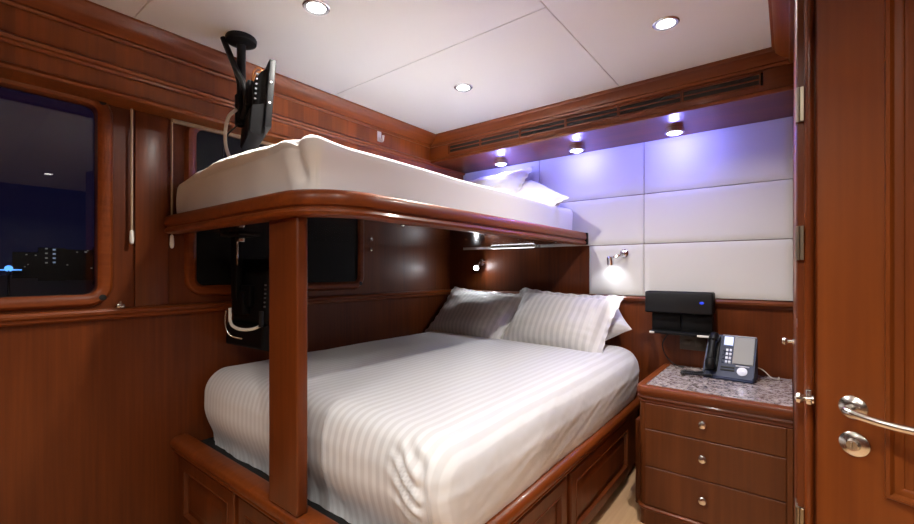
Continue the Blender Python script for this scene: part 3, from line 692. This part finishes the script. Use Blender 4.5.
# ------------------------------------------------------------------ entrance door, standing ajar
dr = thing('door_1', 'cherry entrance door standing ajar with chrome lever handle', 'door', (2.077, -1.344, 0), rotz=R(-21))
dr['kind'] = 'structure'
D = lambda u, v, w_: (u, -w_, v)                  # u along the leaf, w towards the cabin
DH, DW, PT = 1.965, .70, .105
b = B(); box(b, 0, DW, 0, .04, .01, DH, .002); lp('leaf', b, 'cherry_door', dr)
def dframe(b, u0, u1, v0, v1):
    loops(b, u0, u1, v0, v1, [(0, -.002), (0, .008), (.003, .013), (.009, .0145), (.012, .010), (.013, .006), (.020, .0055), (.025, .003), (.026, .0005), (.030, .0005)], D, close=False)
b = B(); dframe(b, PT, DW-PT, .680, DH-.10); lp('upper_moulding', b, 'cherry_door', dr)
b = B(); dframe(b, PT, DW-PT, .12, .560); lp('lower_moulding', b, 'cherry_door', dr)
hd = B(); lathe(hd, [(.023, 0), (.023, .003), (.020, .006), (.012, .009), (.009, .010)], (.058, 0, .836), (0, -1, 0), 36); rs = lp('rosette', hd, 'nickel', dr)
hd = B(); tube(hd, curve([(.058, -.008, .836), (.057, -.030, .836), (.064, -.042, .835), (.085, -.046, .832), (.125, -.047, .828), (.165, -.046, .828), (.180, -.040, .829)], 8), .0075, 14); lp('lever_handle', hd, 'nickel', dr)
hd = B(); lathe(hd, [(.024, 0), (.024, .003), (.020, .006), (.012, .008), (.011, .014), (.009, .016)], (.060, 0, .764), (0, -1, 0), 36); lk = lp('lock_escutcheon', hd, 'nickel', dr)
hd = B(); box(hd, .0585, .0615, -.0185, -.014, .757, .771, .0005, 1); lp('thumb_turn', hd, 'nickel', dr)
hd = B(); box(hd, -.0015, .002, .006, .030, .862, .900, .0005, 1); lp('latch_plate', hd, 'nickel', dr)

# ------------------------------------------------------------------ night outside
g = B(); box(g, -600, -4, -500, 500, -4.2, -4); o = struct('ground', g, 'night_ground')
def building(d, px, wpx, top, lab, lit):
    # block d metres out along the view over the window sill
    th = math.radians(38)-math.atan((px-457)/425); k = d/math.cos(math.atan((px-457)/425))
    cx = CAM[0]-math.sin(th)*k; cy = CAM[1]+math.cos(th)*k; wd = wpx/425*d
    t = thing('building', lab, 'building', (cx, cy, -4), 'dark buildings outside the left window', rotz=th)
    b = B(); box(b, -wd/2, wd/2, 0, 10, 0, 5.1+top); lp('walls', b, 'night_building', t)
    for (u, z, s, m) in lit:
        q = B(); box(q, u*wd-s*.55, u*wd+s*.55, -.12, 0, 5.1+z-s*.4, 5.1+z+s*.4); lp('window', q, m, t)
cw, ww = 'city_window', 'city_window_warm'
building(200, 52, 20, 10.5, 'dark apartment block with a lit blue-white column of windows, beyond the left window', [(-.2, 10-2.2*k, .8, ww) for k in range(4)]+[(.08, 9.6-2.0*k, .9, cw) for k in range(4)])
building(260, 28, 22, 11.0, 'dark block just left of the lit tower, beyond the left window', [(-.05, 9.4, .7, ww), (.25, 9.1, .7, ww), (-.1, 2.0, .6, ww), (.0, 3.4, .5, ww)])
building(220, 82, 36, 10.5, 'dark block right of the lit tower, beyond the left window', [(-.42, -1.6, .8, cw), (-.1, 9.2, .6, ww), (.08, 9.4, .9, ww), (-.30, 2.6, .6, ww), (.24, 6.6, .7, ww), (.25, 3.9, .7, ww), (.37, 2.2, .8, ww), (.20, 1.0, .7, ww), (.12, 10.1, .5, ww)])
building(150, 103, 16, 8.0, 'dark low block at the right edge of the left window view', [(-.1, 4, .6, ww)])
fl = thing('floodlight', 'blue floodlight glowing on the waterfront outside the left window', 'floodlight', (-77.5, 5.1, -4), rotz=R(-5.5))
b = B(); tube(b, [(0, 0, 0), (0, 0, 5.2)], .12, 10); lp('pole', b, 'night_building', fl)
b = B(); lathe(b, [(.15, -.3), (.42, -.1), (.45, .0), (.40, .02)], (0, 0, 5.3), (1, 0, 0), 20); lp('housing', b, 'night_building', fl)
b = B(); lathe(b, [(.40, .0), (.40, .05), (.2, .09), (.0, .10)], (0, 0, 5.3), (1, 0, 0), 20); lp('lens', b, 'flood_blue', fl)
b = B(); box(b, .0, .2, -1.5, 1.2, 5.05, 5.2, .02); lp('lamp_bar', b, 'flood_blue', fl)

for o in bpy.data.objects:
    if '_o' in o: del o['_o']
